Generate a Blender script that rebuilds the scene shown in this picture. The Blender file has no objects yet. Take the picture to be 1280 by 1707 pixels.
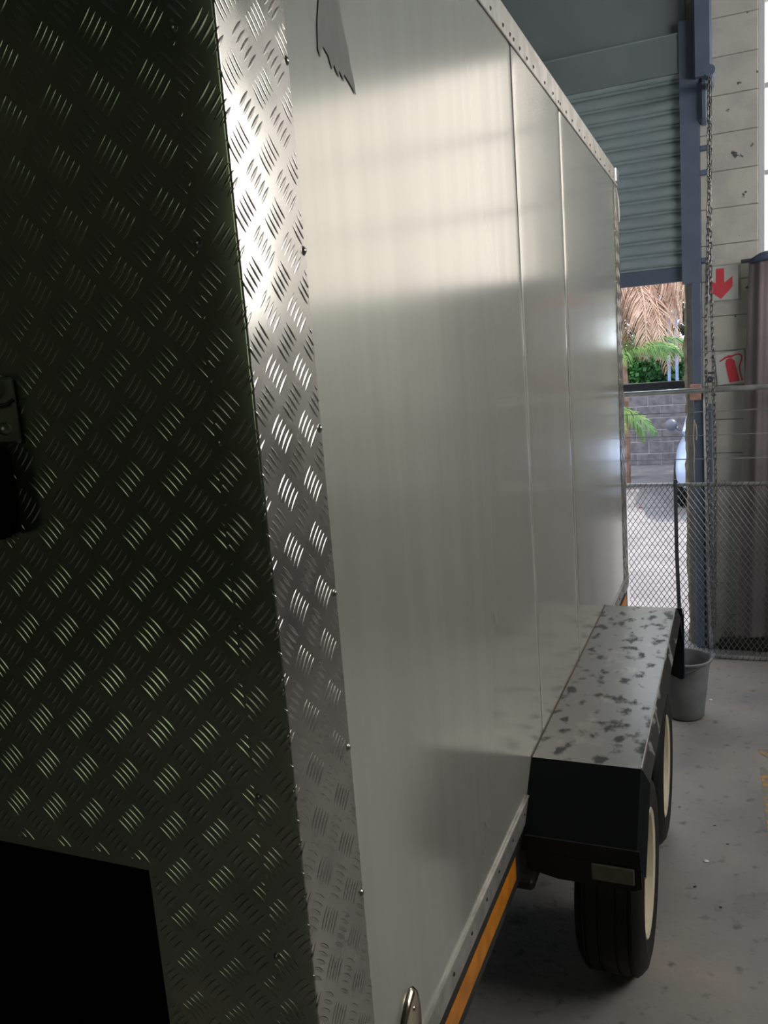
import bpy, bmesh, math, random
from mathutils import Vector, Matrix, noise
random.seed(7)
S = bpy.context.scene
COL = S.collection
PI = math.pi

# ------------------------------------------------------------------ camera, world, sun, exposure
cd = bpy.data.cameras.new('camera'); cam = bpy.data.objects.new('camera', cd); COL.objects.link(cam)
cd.sensor_fit = 'HORIZONTAL'; cd.sensor_width = 36.0; cd.lens = 36.0 * 1380.5 / 1280.0
cd.clip_start = 0.02; cd.clip_end = 300
R_ = (0.92135942, 0.38099996, -0.07704447); U_ = (0.00524869, 0.18599248, 0.98253715); F_ = (-0.3886763, 0.90567424, -0.16936617)
cam.matrix_world = Matrix(((R_[0], U_[0], -F_[0], 0.55), (R_[1], U_[1], -F_[1], 0.0), (R_[2], U_[2], -F_[2], 2.0), (0, 0, 0, 1)))
S.camera = cam

wd = bpy.data.worlds.new('daylight'); S.world = wd; wd.use_nodes = True
wn = wd.node_tree.nodes; wn.clear()
wo = wn.new('ShaderNodeOutputWorld'); wb = wn.new('ShaderNodeBackground')
wb.inputs[0].default_value = (0.82, 0.90, 1.0, 1); wb.inputs[1].default_value = 2.1
wd.node_tree.links.new(wb.outputs[0], wo.inputs[0])

sd = bpy.data.lights.new('sun', 'SUN'); sd.energy = 4.2; sd.angle = math.radians(0.6); sd.color = (1, 0.94, 0.85)
sun = bpy.data.objects.new('sun', sd); COL.objects.link(sun)
sun.rotation_euler = Vector((0.62, 0.62, 1.15)).to_track_quat('Z', 'Y').to_euler()

WIN_END = 1.45      # brightness of the frosted end window
FILL_SIDE = 7.6      # added fill light from an unseen glowing window, right wall
FILL_BACK = 0.75      # added green glow from behind, for highlights on the tread bars

S.view_settings.view_transform = 'Standard'; S.view_settings.look = 'None'
S.view_settings.exposure = 0.12; S.view_settings.gamma = 1.0; S.view_settings.use_curve_mapping = False
try:
    S.cycles.max_bounces = 8; S.cycles.diffuse_bounces = 4; S.cycles.glossy_bounces = 4
    S.cycles.sample_clamp_indirect = 6.0
except Exception: pass

# ------------------------------------------------------------------ helpers
def lin(c):
    return tuple(((v / 255) / 12.92 if v / 255 <= 0.04045 else ((v / 255 + 0.055) / 1.055) ** 2.4) for v in c) + (1,)

def mat(name, c, rough=0.5, metal=0.0, c2=None, scale=8.0, lo=0.4, hi=0.6, bump=0.0, bscale=60.0, rough2=None, stretch=None, detail=4.0, spec=0.5, c3=None, s3=30.0, l3=0.62, h3=0.68):
    m = bpy.data.materials.new(name); m.use_nodes = True
    nt = m.node_tree; N = nt.nodes; L = nt.links; b = N['Principled BSDF']
    b.inputs['Base Color'].default_value = lin(c); b.inputs['Roughness'].default_value = rough
    b.inputs['Metallic'].default_value = metal
    b.inputs['Specular IOR Level'].default_value = spec
    tc = N.new('ShaderNodeTexCoord'); mp = N.new('ShaderNodeMapping'); L.new(tc.outputs['Object'], mp.inputs[0])
    if stretch: mp.inputs['Scale'].default_value = stretch
    def mask(sc, a, z_, det=detail):
        n = N.new('ShaderNodeTexNoise'); n.inputs['Scale'].default_value = sc; n.inputs['Detail'].default_value = det
        L.new(mp.outputs[0], n.inputs['Vector'])
        r = N.new('ShaderNodeMapRange'); r.inputs[1].default_value = a; r.inputs[2].default_value = z_; r.clamp = True
        L.new(n.outputs['Fac'], r.inputs[0]); return r.outputs[0]
    def mix(f, A, B):
        x = N.new('ShaderNodeMix'); x.data_type = 'RGBA'; L.new(f, x.inputs[0])
        if isinstance(A, tuple): x.inputs[6].default_value = A
        else: L.new(A, x.inputs[6])
        x.inputs[7].default_value = B; return x.outputs[2]
    cur = None; f = None
    if c2:
        f = mask(scale, lo, hi); cur = mix(f, lin(c), lin(c2))
    if c3:
        g = mask(s3, l3, h3); cur = mix(g, cur if cur is not None else lin(c), lin(c3))
    if cur is not None: L.new(cur, b.inputs['Base Color'])
    if rough2 is not None:
        f2 = f if f is not None else mask(scale, lo, hi)
        r = N.new('ShaderNodeMapRange'); r.inputs[3].default_value = rough; r.inputs[4].default_value = rough2
        L.new(f2, r.inputs[0]); L.new(r.outputs[0], b.inputs['Roughness'])
    if bump:
        n = N.new('ShaderNodeTexNoise'); n.inputs['Scale'].default_value = bscale; n.inputs['Detail'].default_value = 3
        L.new(mp.outputs[0], n.inputs['Vector'])
        bp = N.new('ShaderNodeBump'); bp.inputs['Strength'].default_value = bump; bp.inputs['Distance'].default_value = 0.01
        L.new(n.outputs['Fac'], bp.inputs['Height']); L.new(bp.outputs[0], b.inputs['Normal'])
    return m

def emis(name, c, s):
    m = bpy.data.materials.new(name); m.use_nodes = True; N = m.node_tree.nodes; N.clear()
    o = N.new('ShaderNodeOutputMaterial'); e = N.new('ShaderNodeEmission'); e.inputs[0].default_value = c + (1,); e.inputs[1].default_value = s
    m.node_tree.links.new(e.outputs[0], o.inputs[0]); return m

class MB:
    def __init__(s): s.v = []; s.f = []
    def add(s, vs, fs):
        o = len(s.v); s.v += [tuple(v) for v in vs]; s.f += [tuple(i + o for i in f) for f in fs]
    def box(s, x0, x1, y0, y1, z0, z1):
        s.add([(x0, y0, z0), (x1, y0, z0), (x1, y1, z0), (x0, y1, z0), (x0, y0, z1), (x1, y0, z1), (x1, y1, z1), (x0, y1, z1)],
              [(0, 3, 2, 1), (4, 5, 6, 7), (0, 1, 5, 4), (1, 2, 6, 5), (2, 3, 7, 6), (3, 0, 4, 7)])
    def bbox(s, x0, x1, y0, y1, z0, z1, b=0.004):   # bevelled box
        x0, x1 = sorted((x0, x1)); y0, y1 = sorted((y0, y1)); z0, z1 = sorted((z0, z1))
        b = min(b, (x1 - x0) * .4, (y1 - y0) * .4, (z1 - z0) * .4)
        bm = bmesh.new(); bmesh.ops.create_cube(bm, size=1)
        for v in bm.verts:
            v.co = Vector(((x0 + x1) / 2 + v.co.x * (x1 - x0), (y0 + y1) / 2 + v.co.y * (y1 - y0), (z0 + z1) / 2 + v.co.z * (z1 - z0)))
        bmesh.ops.bevel(bm, geom=bm.edges[:], offset=b, segments=1, affect='EDGES', profile=0.5)
        bm.verts.index_update(); s.add([v.co[:] for v in bm.verts], [[v.index for v in f.verts] for f in bm.faces]); bm.free()
    def prism(s, pts, ax, a, b):    # polygon (2D) extruded along an axis from a to b
        n = len(pts)
        def P(p, t): return {'x': (t, p[0], p[1]), 'y': (p[0], t, p[1]), 'z': (p[0], p[1], t)}[ax]
        s.add([P(p, a) for p in pts] + [P(p, b) for p in pts],
              [tuple(range(n))[::-1], tuple(range(n, 2 * n))] + [(i, (i + 1) % n, n + (i + 1) % n, n + i) for i in range(n)])
    def tube(s, pts, r, n=8, caps=True):
        pts = [Vector(p) for p in pts]; rings = []
        for i, p in enumerate(pts):
            d = (pts[min(i + 1, len(pts) - 1)] - pts[max(i - 1, 0)]).normalized()
            a = Vector((0, 0, 1)) if abs(d.z) < .9 else Vector((1, 0, 0))
            u = d.cross(a).normalized(); w = d.cross(u)
            rr = r[i] if isinstance(r, (list, tuple)) else r
            rings.append([p + (u * math.cos(2 * PI * k / n) + w * math.sin(2 * PI * k / n)) * rr for k in range(n)])
        vs = [v for q in rings for v in q]; fs = []
        for i in range(len(pts) - 1):
            for k in range(n):
                fs.append((i * n + k, i * n + (k + 1) % n, (i + 1) * n + (k + 1) % n, (i + 1) * n + k))
        if caps: fs += [tuple(range(n))[::-1], tuple(range((len(pts) - 1) * n, len(pts) * n))]
        s.add(vs, fs)
    def lathe(s, prof, ax, c, n=32):   # prof (radius, height) pairs round an axis through c
        c = Vector(c); vs = []; m = len(prof)
        for k in range(n):
            a = 2 * PI * k / n; ca, sa = math.cos(a), math.sin(a)
            for r, h in prof:
                q = {'x': (h, r * ca, r * sa), 'y': (r * sa, h, r * ca), 'z': (r * ca, r * sa, h)}[ax]
                vs.append(c + Vector(q))
        fs = []
        for k in range(n):
            for i in range(m - 1):
                fs.append((k * m + i, ((k + 1) % n) * m + i, ((k + 1) % n) * m + i + 1, k * m + i + 1))
        s.add(vs, fs)
    def build(s, name, m, parent=None, smooth=None, kind=None, fix=True):
        me = bpy.data.meshes.new(name); me.from_pydata(s.v, [], s.f); me.materials.append(m)
        if fix:
            bm = bmesh.new(); bm.from_mesh(me); bmesh.ops.recalc_face_normals(bm, faces=bm.faces); bm.to_mesh(me); bm.free()
        me.update()
        if smooth is not None:
            me.polygons.foreach_set('use_smooth', [True] * len(me.polygons))
            if smooth < 180: me.set_sharp_from_angle(angle=math.radians(smooth))
        o = bpy.data.objects.new(name, me); COL.objects.link(o)
        if parent: o.parent = parent; o.matrix_parent_inverse = Matrix.Translation(-wloc(parent))
        if kind: o['kind'] = kind
        return o

def wloc(o):
    v = Vector((0, 0, 0))
    while o is not None:
        v = v + o.location
        if o.parent: v = v + o.matrix_parent_inverse.translation
        o = o.parent
    return v

def tag(o, label, cat, group=None):
    o['label'] = label; o['category'] = cat
    if group: o['group'] = group
    return o
def thing(name, loc, label, cat, group=None):
    o = bpy.data.objects.new(name, None); o.location = loc; o.empty_display_size = 0.1; COL.objects.link(o)
    return tag(o, label, cat, group)
def struct(o): o['kind'] = 'structure'; return o

# ------------------------------------------------------------------ materials
M = {}
M['floor'] = mat('painted_concrete', (136, 136, 139), 0.26, c2=(166, 158, 150), scale=2.2, lo=.32, hi=.70, rough2=.46, bump=.22, bscale=34, c3=(78, 76, 76), s3=19, l3=.60, h3=.80, detail=12)
M['ceiling'] = mat('ceiling_boards', (92, 96, 98), 0.8, c2=(80, 84, 86), scale=3)
M['darkwall'] = mat('dark_wall', (104, 106, 92), 0.8, c2=(84, 86, 76), scale=1.5)
M['midwall'] = mat('grey_wall', (120, 122, 120), 0.8, c2=(108, 110, 108), scale=2)
M['block'] = mat('cream_painted_block', (196, 194, 186), 0.6, c2=(182, 182, 178), scale=7, bump=.18, bscale=40, c3=(84, 84, 82), s3=15, l3=.68, h3=.70, detail=10)
M['mortar'] = mat('painted_mortar', (176, 174, 168), 0.8, c2=(160, 160, 155), scale=20)
M['slat'] = mat('hazed_slate_steel', (162, 178, 186), 0.38, c2=(152, 168, 177), scale=5, stretch=(1, 6, 1))  # slate tone lightened to stand in for flare haze over the shutter
M['navy'] = mat('hazed_navy_steel', (104, 116, 140), 0.5, c2=(96, 108, 132), scale=6)  # navy lifted too, the veil of haze put into the colour
M['header'] = mat('hazed_grey_steel', (140, 151, 156), 0.5, c2=(130, 141, 147), scale=2)  # paled the same way for haze at the door head
M['alu'] = mat('satin_aluminium', (210, 211, 202), 0.17, 0.62, c2=(204, 205, 196), scale=3, rough2=.18, stretch=(1, 5, .35))
M['alutrim'] = mat('aluminium_trim', (205, 203, 198), 0.36, 0.8, c2=(180, 178, 172), scale=14, rough2=.45)
M['tread'] = mat('checkered_aluminium', (192, 189, 183), 0.22, 0.93, c2=(180, 177, 172), scale=9, rough2=.30)
M['treaddark'] = mat('checkered_aluminium_end', (186, 190, 176), 0.17, 0.95, c2=(168, 172, 160), scale=5, rough2=.24)
M['rivet'] = mat('rivet_steel', (150, 150, 146), 0.3, 0.9)
M['hole'] = mat('dark_rivet_recess', (40, 38, 38), 0.6)
M['film'] = mat('dull_glue_residue', (100, 103, 99), 0.55, 0.3, c2=(92, 95, 91), scale=20)
M['black'] = mat('black_powder_coat', (15, 18, 21), 0.5, spec=.15)
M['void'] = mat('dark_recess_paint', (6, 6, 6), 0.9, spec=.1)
M['rubber'] = mat('tyre_rubber', (15, 15, 16), 0.62, c2=(24, 24, 25), scale=12, bump=.1, bscale=80, spec=.3)
M['cream'] = mat('cream_rim_paint', (214, 204, 180), 0.4, c2=(176, 158, 128), scale=9, lo=.55, hi=.75)
M['fender'] = mat('worn_sheen_mudguard', (150, 149, 146), 0.28, 0.65, c2=(66, 68, 71), scale=15, lo=.54, hi=.64, rough2=.42, stretch=(1.4, .9, 1), detail=10, bump=.05, bscale=30, c3=(176, 172, 164), s3=9, l3=.60, h3=.75)  # black guard's top paled for doorway sheen; the patches are real scuffs
M['orange'] = mat('orange_reflective_tape', (214, 134, 22), 0.4, c2=(186, 112, 18), scale=14)
M['chassis'] = mat('dark_chassis', (44, 42, 38), 0.6, c2=(30, 30, 30), scale=10)
M['reflector'] = mat('pale_reflector', (92, 92, 80), 0.4, c2=(82, 82, 72), scale=50)
M['chrome'] = mat('chrome', (214, 202, 176), 0.14, 1.0)
M['zinc'] = mat('zinc_plate', (170, 172, 160), 0.35, 0.85, c2=(140, 142, 130), scale=12)
M['cable'] = mat('black_cable', (18, 18, 18), 0.5)
M['bucket'] = mat('grey_plastic', (128, 130, 134), 0.45, c2=(112, 114, 118), scale=6)
M['wire'] = mat('galvanised_wire', (120, 120, 122), 0.32, 0.8)
M['rail'] = mat('galvanised_rail', (196, 198, 202), 0.3, 0.7, c2=(170, 172, 176), scale=12)
M['post'] = mat('dark_post', (60, 64, 74), 0.5)
M['chain'] = mat('tarnished_chain', (136, 136, 136), 0.4, 0.75, c2=(104, 102, 98), scale=30)
M['sign'] = mat('off_white_sign', (202, 204, 202), 0.4, c2=(194, 197, 196), scale=5)
M['red'] = mat('sign_red', (222, 76, 90), 0.45)
M['redd'] = mat('extinguisher_red', (206, 62, 78), 0.45)
M['tarp'] = mat('brown_canvas', (124, 114, 118), 0.8, c2=(112, 102, 106), scale=3, bump=.2, bscale=30)
M['cloth'] = mat('navy_cloth', (72, 80, 108), 0.8)
M['plaster'] = mat('crumbling_plaster', (226, 216, 192), 0.9, c2=(190, 176, 150), scale=14, bump=.8, bscale=30)
M['salmon'] = mat('salmon_brick', (206, 160, 146), 0.8, c2=(180, 136, 122), scale=20)
M['rope'] = mat('frayed_rope', (168, 158, 146), 0.9)
M['yellow'] = mat('worn_yellow_paint', (196, 150, 72), 0.5, c2=(134, 131, 126), scale=26, lo=.36, hi=.48)
M['paper'] = mat('white_scrap', (232, 232, 228), 0.6)
M['pink'] = mat('pink_petals', (240, 96, 130), 0.6)
M['asphalt'] = mat('grey_asphalt', (150, 144, 146), 0.85, c2=(134, 128, 132), scale=3, bump=.1, bscale=60)
M['cblock'] = mat('concrete_block', (150, 144, 150), 0.9, c2=(120, 117, 125), scale=9, bump=.4, bscale=30)
M['cmortar'] = mat('pale_mortar', (206, 202, 202), 0.9)
M['car'] = mat('pale_blue_car_paint', (176, 192, 226), 0.25, 0.2)
M['glass'] = mat('dark_car_glass', (34, 48, 58), 0.1, spec=.6)
M['plastic'] = mat('grey_mirror_housing', (104, 108, 120), 0.35)
M['pole'] = mat('pale_blue_pole', (150, 176, 216), 0.4)
M['dead'] = mat('dead_palm_frond', (226, 194, 174), 0.8, c2=(196, 158, 136), scale=4)
M['green'] = mat('green_palm_frond', (92, 138, 78), 0.5, c2=(132, 160, 86), scale=3)
M['leaf'] = mat('shrub_leaf', (62, 122, 52), 0.5, c2=(40, 84, 44), scale=3)
M['dleaf'] = mat('dark_tree_leaf', (60, 74, 50), 0.6, c2=(42, 50, 40), scale=2)
M['trunk'] = mat('palm_trunk', (172, 138, 122), 0.9, c2=(120, 96, 84), scale=10, bump=.6, bscale=30)
M['bark'] = mat('tree_bark', (84, 70, 60), 0.9)
M['brickfar'] = mat('far_brown_wall', (78, 68, 66), 0.9, c2=(62, 54, 54), scale=4)
M['winframe'] = mat('white_window_frame', (196, 200, 206), 0.5)
M['e_end'] = emis('frosted_daylight_pane', (1.0, 0.90, 0.83), WIN_END)
M['e_fill_side'] = emis('side_fill_pane', (1.0, 0.97, 0.92), FILL_SIDE)
M['e_fill_back'] = emis('green_fill_pane', (0.86, 1.0, 0.66), FILL_BACK)
for k in ('dead', 'green', 'leaf', 'dleaf'):
    b = M[k].node_tree.nodes['Principled BSDF']
    b.inputs['Transmission Weight'].default_value = 0.0
    b.inputs['Subsurface Weight'].default_value = 0.0

# ------------------------------------------------------------------ the setting
WX, LX, YE, YB, CZ = 3.4, -4.0, 5.75, -4.5, 4.6
b = MB(); b.box(LX - .2, WX + .2, YB - .2, YE + .25, -.2, 0); struct(b.build('floor', M['floor']))
b = MB(); b.box(LX - .2, WX + .2, YB - .2, YE + .25, CZ, CZ + .1); struct(b.build('ceiling', M['ceiling']))
b = MB(); b.box(LX - .2, LX, YB, YE, 0, CZ); struct(b.build('wall_left', M['darkwall']))

def window(name, axis, at, a0, a1, z0, z1, na, nz, m, side, bar=.012):
    # frame, glazing bars and panes as children; side = +1/-1 the way into the room
    root = bpy.data.objects.new(name, None); COL.objects.link(root); root['kind'] = 'structure'
    root.location = (at, (a0 + a1) / 2, z0) if axis == 'x' else ((a0 + a1) / 2, at, z0)
    def bx(b_, u0, u1, w0, w1, d0, d1):
        lo, hi = sorted((at + side * d0, at + side * d1))
        if axis == 'x': b_.bbox(lo, hi, u0, u1, w0, w1, .003)
        else: b_.bbox(u0, u1, lo, hi, w0, w1, .003)
    f = MB(); t = .035
    bx(f, a0, a0 + t, z0, z1, 0, .06); bx(f, a1 - t, a1, z0, z1, 0, .06)
    bx(f, a0 + t, a1 - t, z0, z0 + t, 0, .06); bx(f, a0 + t, a1 - t, z1 - t, z1, 0, .06)
    f.build('window_frame', M['winframe'], root)
    for i in range(1, na):
        u = a0 + (a1 - a0) * i / na; g = MB(); bx(g, u - bar, u + bar, z0 + t, z1 - t, .005, .05); g.build('glazing_bar', M['winframe'], root)
    for j in range(1, nz):
        w = z0 + (z1 - z0) * j / nz; g = MB(); bx(g, a0 + t, a1 - t, w - bar, w + bar, .005, .045); g.build('glazing_bar', M['winframe'], root)
    for i in range(na):
        for j in range(nz):
            u0 = a0 + (a1 - a0) * i / na; u1 = a0 + (a1 - a0) * (i + 1) / na
            w0 = z0 + (z1 - z0) * j / nz; w1 = z0 + (z1 - z0) * (j + 1) / nz
            g = MB(); bx(g, u0 + .002, u1 - .002, w0 + .002, w1 - .002, .012, .020); g.build('pane', m, root)
    return root

# right wall; its long glowing window is added to brighten the room
b = MB()
b.box(WX, WX + .2, YB, YE, 0, 2.5); b.box(WX, WX + .2, YB, YE, 3.9, CZ)
b.box(WX, WX + .2, YB, 1.6, 2.5, 3.9); b.box(WX, WX + .2, 5.4, YE, 2.5, 3.9)
struct(b.build('wall_right', M['midwall']))
window('fill_window_side', 'x', WX + .08, 1.6, 5.4, 2.5, 3.9, 5, 3, M['e_fill_side'], -1)
# back wall; its glowing window is added and placed for tread bar glints
b = MB()
b.box(LX, WX, YB - .2, YB, 0, 1.7); b.box(LX, WX, YB - .2, YB, 4.4, CZ)
b.box(LX, -1.5, YB - .2, YB, 1.7, 4.4); b.box(1.0, WX, YB - .2, YB, 1.7, 4.4)
struct(b.build('wall_back', M['darkwall']))
window('fill_window_back', 'y', YB - .08, -1.5, 1.0, 1.7, 4.4, 4, 4, M['e_fill_back'], 1)

# end wall: core, painted blocks, header sheet over the shutter
DX0, DX1, DZ = -3.1, .28, 4.05
b = MB()
b.box(LX, DX0, YE + .012, YE + .22, 0, CZ)                   # left of the door
b.box(DX0, DX1, YE + .012, YE + .22, DZ, CZ)                 # over the door
b.box(DX1, .70, YE + .012, YE + .22, 0, CZ)                  # pier
b.box(.70, WX, YE + .012, YE + .22, 0, 2.5); b.box(.70, WX, YE + .012, YE + .22, 3.98, CZ)
b.box(2.75, WX, YE + .012, YE + .22, 2.5, 3.98)
wall_end = struct(b.build('wall_end', M['mortar']))
def blocks(x0, x1, z0, z1, bl, off, jt=.004):
    H = .2165; r = 0; z = z0
    while z < z1 - .02:
        zt = min(z + H, z1); x = x0 - (bl * .5 if (r + off) % 2 and bl < .7 else 0)
        while x < x1 - .01:
            xa, xb = max(x, x0), min(x + bl, x1)
            if xb - xa > .03:
                d = random.uniform(-.0015, .0015)
                g = MB(); g.bbox(xa + jt / 2, xb - jt / 2, YE + d, YE + .03, z + jt / 2, zt - jt / 2, .003)
                g.build('wall_block', M['block'], wall_end)
            x += bl
        z += H; r += 1
blocks(.37, .70, 0, CZ, .8, 0)
blocks(.70, WX, 0, 2.5, .44, 1)
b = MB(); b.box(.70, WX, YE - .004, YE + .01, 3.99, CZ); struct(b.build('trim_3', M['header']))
b = MB(); b.box(.70, 2.75, YE - .01, YE + .11, 2.47, 2.503); struct(b.build('trim_1', M['winframe']))
window('window_1', 'y', YE + .09, .70, 2.75, 2.5, 3.98, 2, 3, M['e_end'], -1, .014)
# plaster reveal of the door opening with a crumbling edge
b = MB(); pts = []
z = 0
while z < 2.43:
    pts.append((.262 + random.uniform(-.006, .006) + .004 * math.sin(z * 9), z)); z += .035
pts = pts + [(.30, 2.43), (.30, 0)]
b.prism(pts, 'y', YE + .06, YE + .30)
struct(b.build('trim_2', M['plaster']))

# ------------------------------------------------------------------ roller shutter door
door = thing('roller_shutter_door', (-1.4, YE, 2.4), 'half-raised slate grey roller shutter of curved steel slats behind the trailer', 'shutter')
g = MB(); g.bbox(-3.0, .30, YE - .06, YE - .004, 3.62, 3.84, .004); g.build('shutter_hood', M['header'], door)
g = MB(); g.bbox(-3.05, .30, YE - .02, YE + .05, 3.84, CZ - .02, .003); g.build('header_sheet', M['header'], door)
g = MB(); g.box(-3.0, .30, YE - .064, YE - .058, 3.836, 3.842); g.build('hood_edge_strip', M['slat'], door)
nz_, zb_, zt_ = 14, 2.485, 3.66
ph = (zt_ - zb_) / nz_
prof = [(0, 0), (-.004, .004), (-.006, .010), (-.004, .016), (.001, .019), (-.010, .024), (-.016, .036), (-.018, .050), (-.016, .064), (-.009, .076), (.001, .082), (.002, ph)]
sl = MB(); n = len(prof)
vs = [(x, YE - .02 + p[0], p[1]) for x in (-3.0, .275) for p in prof] + [(x, YE - .02 + p[0] + .012, p[1]) for x in (-3.0, .275) for p in prof]
fs = [(i, i + 1, n + i + 1, n + i) for i in range(n - 1)] + [(2 * n + i, 3 * n + i, 3 * n + i + 1, 2 * n + i + 1) for i in range(n - 1)]
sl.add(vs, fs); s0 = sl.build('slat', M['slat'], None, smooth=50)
for k in range(nz_):
    o = s0 if k == 0 else s0.copy()
    if k: COL.objects.link(o)
    o.parent = door; o.matrix_parent_inverse = Matrix.Translation(-door.location); o.location = (0, random.uniform(-.002, .002), zb_ + k * ph)
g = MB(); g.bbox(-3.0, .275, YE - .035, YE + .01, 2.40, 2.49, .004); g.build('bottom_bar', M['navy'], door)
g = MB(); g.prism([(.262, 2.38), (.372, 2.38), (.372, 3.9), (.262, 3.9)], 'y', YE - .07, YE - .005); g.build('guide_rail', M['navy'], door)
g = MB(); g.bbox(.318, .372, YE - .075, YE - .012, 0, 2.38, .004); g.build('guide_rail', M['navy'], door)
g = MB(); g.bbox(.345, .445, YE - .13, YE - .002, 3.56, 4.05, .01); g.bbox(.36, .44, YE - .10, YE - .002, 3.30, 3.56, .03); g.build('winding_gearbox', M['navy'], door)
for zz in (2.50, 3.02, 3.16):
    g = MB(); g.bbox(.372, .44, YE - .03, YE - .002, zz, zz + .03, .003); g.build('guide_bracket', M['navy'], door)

g = MB(); g.bbox(.374, .428, YE - .06, YE - .004, .0, 1.62, .006)
tag(g.build('steel_channel', M['navy']), 'dark upright steel channel beside the door behind the chains', 'channel')
g = MB(); g.bbox(.300, .366, YE - .125, YE - .082, 1.655, 1.755, .004)
tag(g.build('salmon_block', M['salmon']), 'small salmon coloured block fixed beside the door rail', 'block')
g = MB(); g.tube([(.388, YE - .085, 1.70), (.392, YE - .085, 1.2), (.398, YE - .085, .6), (.41, YE - .085, .01)], .016, 8)
tag(g.build('conduit_pipe', M['rail'], smooth=40), 'greenish grey conduit pipe running down behind the hanging chains', 'pipe')
g = MB()
g.tube([(.315, YE - .09, 1.48), (.322, YE - .095, 1.53), (.330, YE - .09, 1.50), (.336, YE - .09, 1.44), (.332, YE - .09, 1.40)], .006, 6)
g.tube([(.322, YE - .095, 1.53), (.315, YE - .09, 1.42), (.320, YE - .09, 1.33), (.317, YE - .09, 1.24), (.320, YE - .09, 1.12)], [.006, .005, .006, .004, .002], 6)
tag(g.build('frayed_rope', M['rope'], smooth=60), 'short frayed pale rope hanging on the dark door guide', 'rope')
g = MB(); g.bbox(-2.9, .268, YE + .10, YE + .15, 1.725, 1.775, .004)
tag(g.build('door_crossbar', M['post']), 'dark steel crossbar spanning the open doorway', 'bar')

# ------------------------------------------------------------------ wall signs
def plate(name, pts, y0, y1, m, parent=None):
    g = MB(); g.prism(pts, 'y', y1, y0); return g.build(name, m, parent)
sg = thing('arrow_sign', (.50, YE, 2.26), 'off-white sign with a red arrow pointing down, on the block pier', 'sign')
plate('sign_plate', [(.410, 2.262), (.586, 2.262), (.584, 2.468), (.410, 2.468)], YE - .012, YE - .002, M['sign'], sg)
plate('sign_frame', [(.400, 2.252), (.602, 2.252), (.600, 2.478), (.400, 2.478)], YE - .006, YE - .001, M['mortar'], sg)
plate('red_arrow', [(.458, 2.454), (.504, 2.454), (.505, 2.366), (.553, 2.403), (.553, 2.339), (.487, 2.27), (.420, 2.322), (.420, 2.388), (.457, 2.366)], YE - .0135, YE - .0122, M['red'], sg)
sg = thing('extinguisher_sign', (.54, YE, 1.74), 'tilted off-white sign with a red fire extinguisher pictogram', 'sign')
plate('sign_plate', [(.464, 1.735), (.622, 1.752), (.616, 1.950), (.447, 1.925)], YE - .012, YE - .003, M['sign'], sg)
g = MB(); yy = YE - .014
g.prism([(.526, 1.900), (.545, 1.900), (.562, 1.884), (.591, 1.756), (.532, 1.748), (.508, 1.866), (.513, 1.892)], 'y', yy, yy + .002)
g.prism([(.513, 1.903), (.547, 1.903), (.547, 1.918), (.522, 1.920)], 'y', yy, yy + .002)
g.prism([(.472, 1.878), (.476, 1.888), (.508, 1.912), (.520, 1.914), (.516, 1.903)], 'y', yy, yy + .002)
hp = [(.545, 1.912), (.562, 1.919), (.578, 1.922), (.594, 1.920), (.602, 1.912), (.604, 1.897), (.597, 1.872), (.589, 1.846), (.591, 1.82), (.598, 1.79), (.606, 1.757)]
for i in range(len(hp) - 1):
    (xa, za), (xb, zb) = hp[i], hp[i + 1]; L = math.hypot(xb - xa, zb - za); nx, nz = -(zb - za) / L * .0045, (xb - xa) / L * .0045
    g.prism([(xa + nx, za + nz), (xb + nx, zb + nz), (xb - nx, zb - nz), (xa - nx, za - nz)], 'y', yy, yy + .002)
g.build('extinguisher_pictogram', M['redd'], sg)

# ------------------------------------------------------------------ hoist chains
def link_mesh():
    g = MB(); n, m = 14, 6; R, r, L = .0085, .0034, .0115; ring = []
    for k in range(n):
        a = 2 * PI * k / n; cx, cz = R * math.cos(a), R * math.sin(a) + (L if math.sin(a) > 0 else -L if math.sin(a) < 0 else 0)
        nx, nz = math.cos(a), math.sin(a)
        for j in range(m):
            t = 2 * PI * j / m
            ring.append((cx + nx * r * math.cos(t), r * math.sin(t), cz + nz * r * math.cos(t)))
    g.add(ring, [(k * m + j, ((k + 1) % n) * m + j, ((k + 1) % n) * m + (j + 1) % m, k * m + (j + 1) % m) for k in range(n) for j in range(m)])
    return g
def chain(path, label):
    root = thing('hoist_chain', path[-1], label, 'chain')
    first = None; pitch = .0325
    P = [Vector(p) for p in path]; i = 0; pos = P[0].copy(); k = 0
    lens = [(P[j + 1] - P[j]).length for j in range(len(P) - 1)]; tot = sum(lens); d = pitch / 2
    while d < tot - pitch / 2:
        s = d; j = 0
        while s > lens[j]: s -= lens[j]; j += 1
        p = P[j].lerp(P[j + 1], s / lens[j]); dr = (P[j + 1] - P[j]).normalized()
        if first is None: first = link_mesh().build('chain_link', M['chain'], None, smooth=60); o = first
        else: o = first.copy(); COL.objects.link(o)
        q = dr.to_track_quat('Z', 'Y') @ Matrix.Rotation((k % 2) * PI / 2 + .6 + random.uniform(-.35, .35), 3, 'Z').to_quaternion()
        o.parent = root; o.matrix_parent_inverse = Matrix.Identity(4)
        o.location = p - root.location + Vector((random.uniform(-.0012, .0012), 0, 0)); o.rotation_mode = 'QUATERNION'; o.rotation_quaternion = q
        d += pitch; k += 1
    return root
CY = 5.37
chain([(.436, CY, 3.50), (.430, CY, 2.9), (.417, CY, 2.43), (.404, CY, 2.08), (.404, CY, 1.83), (.405, CY, 1.55), (.409, CY, 1.18), (.418, CY, .81), (.428, CY, .20)], 'left strand of the tarnished hoist chain hanging by the pier')
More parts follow.
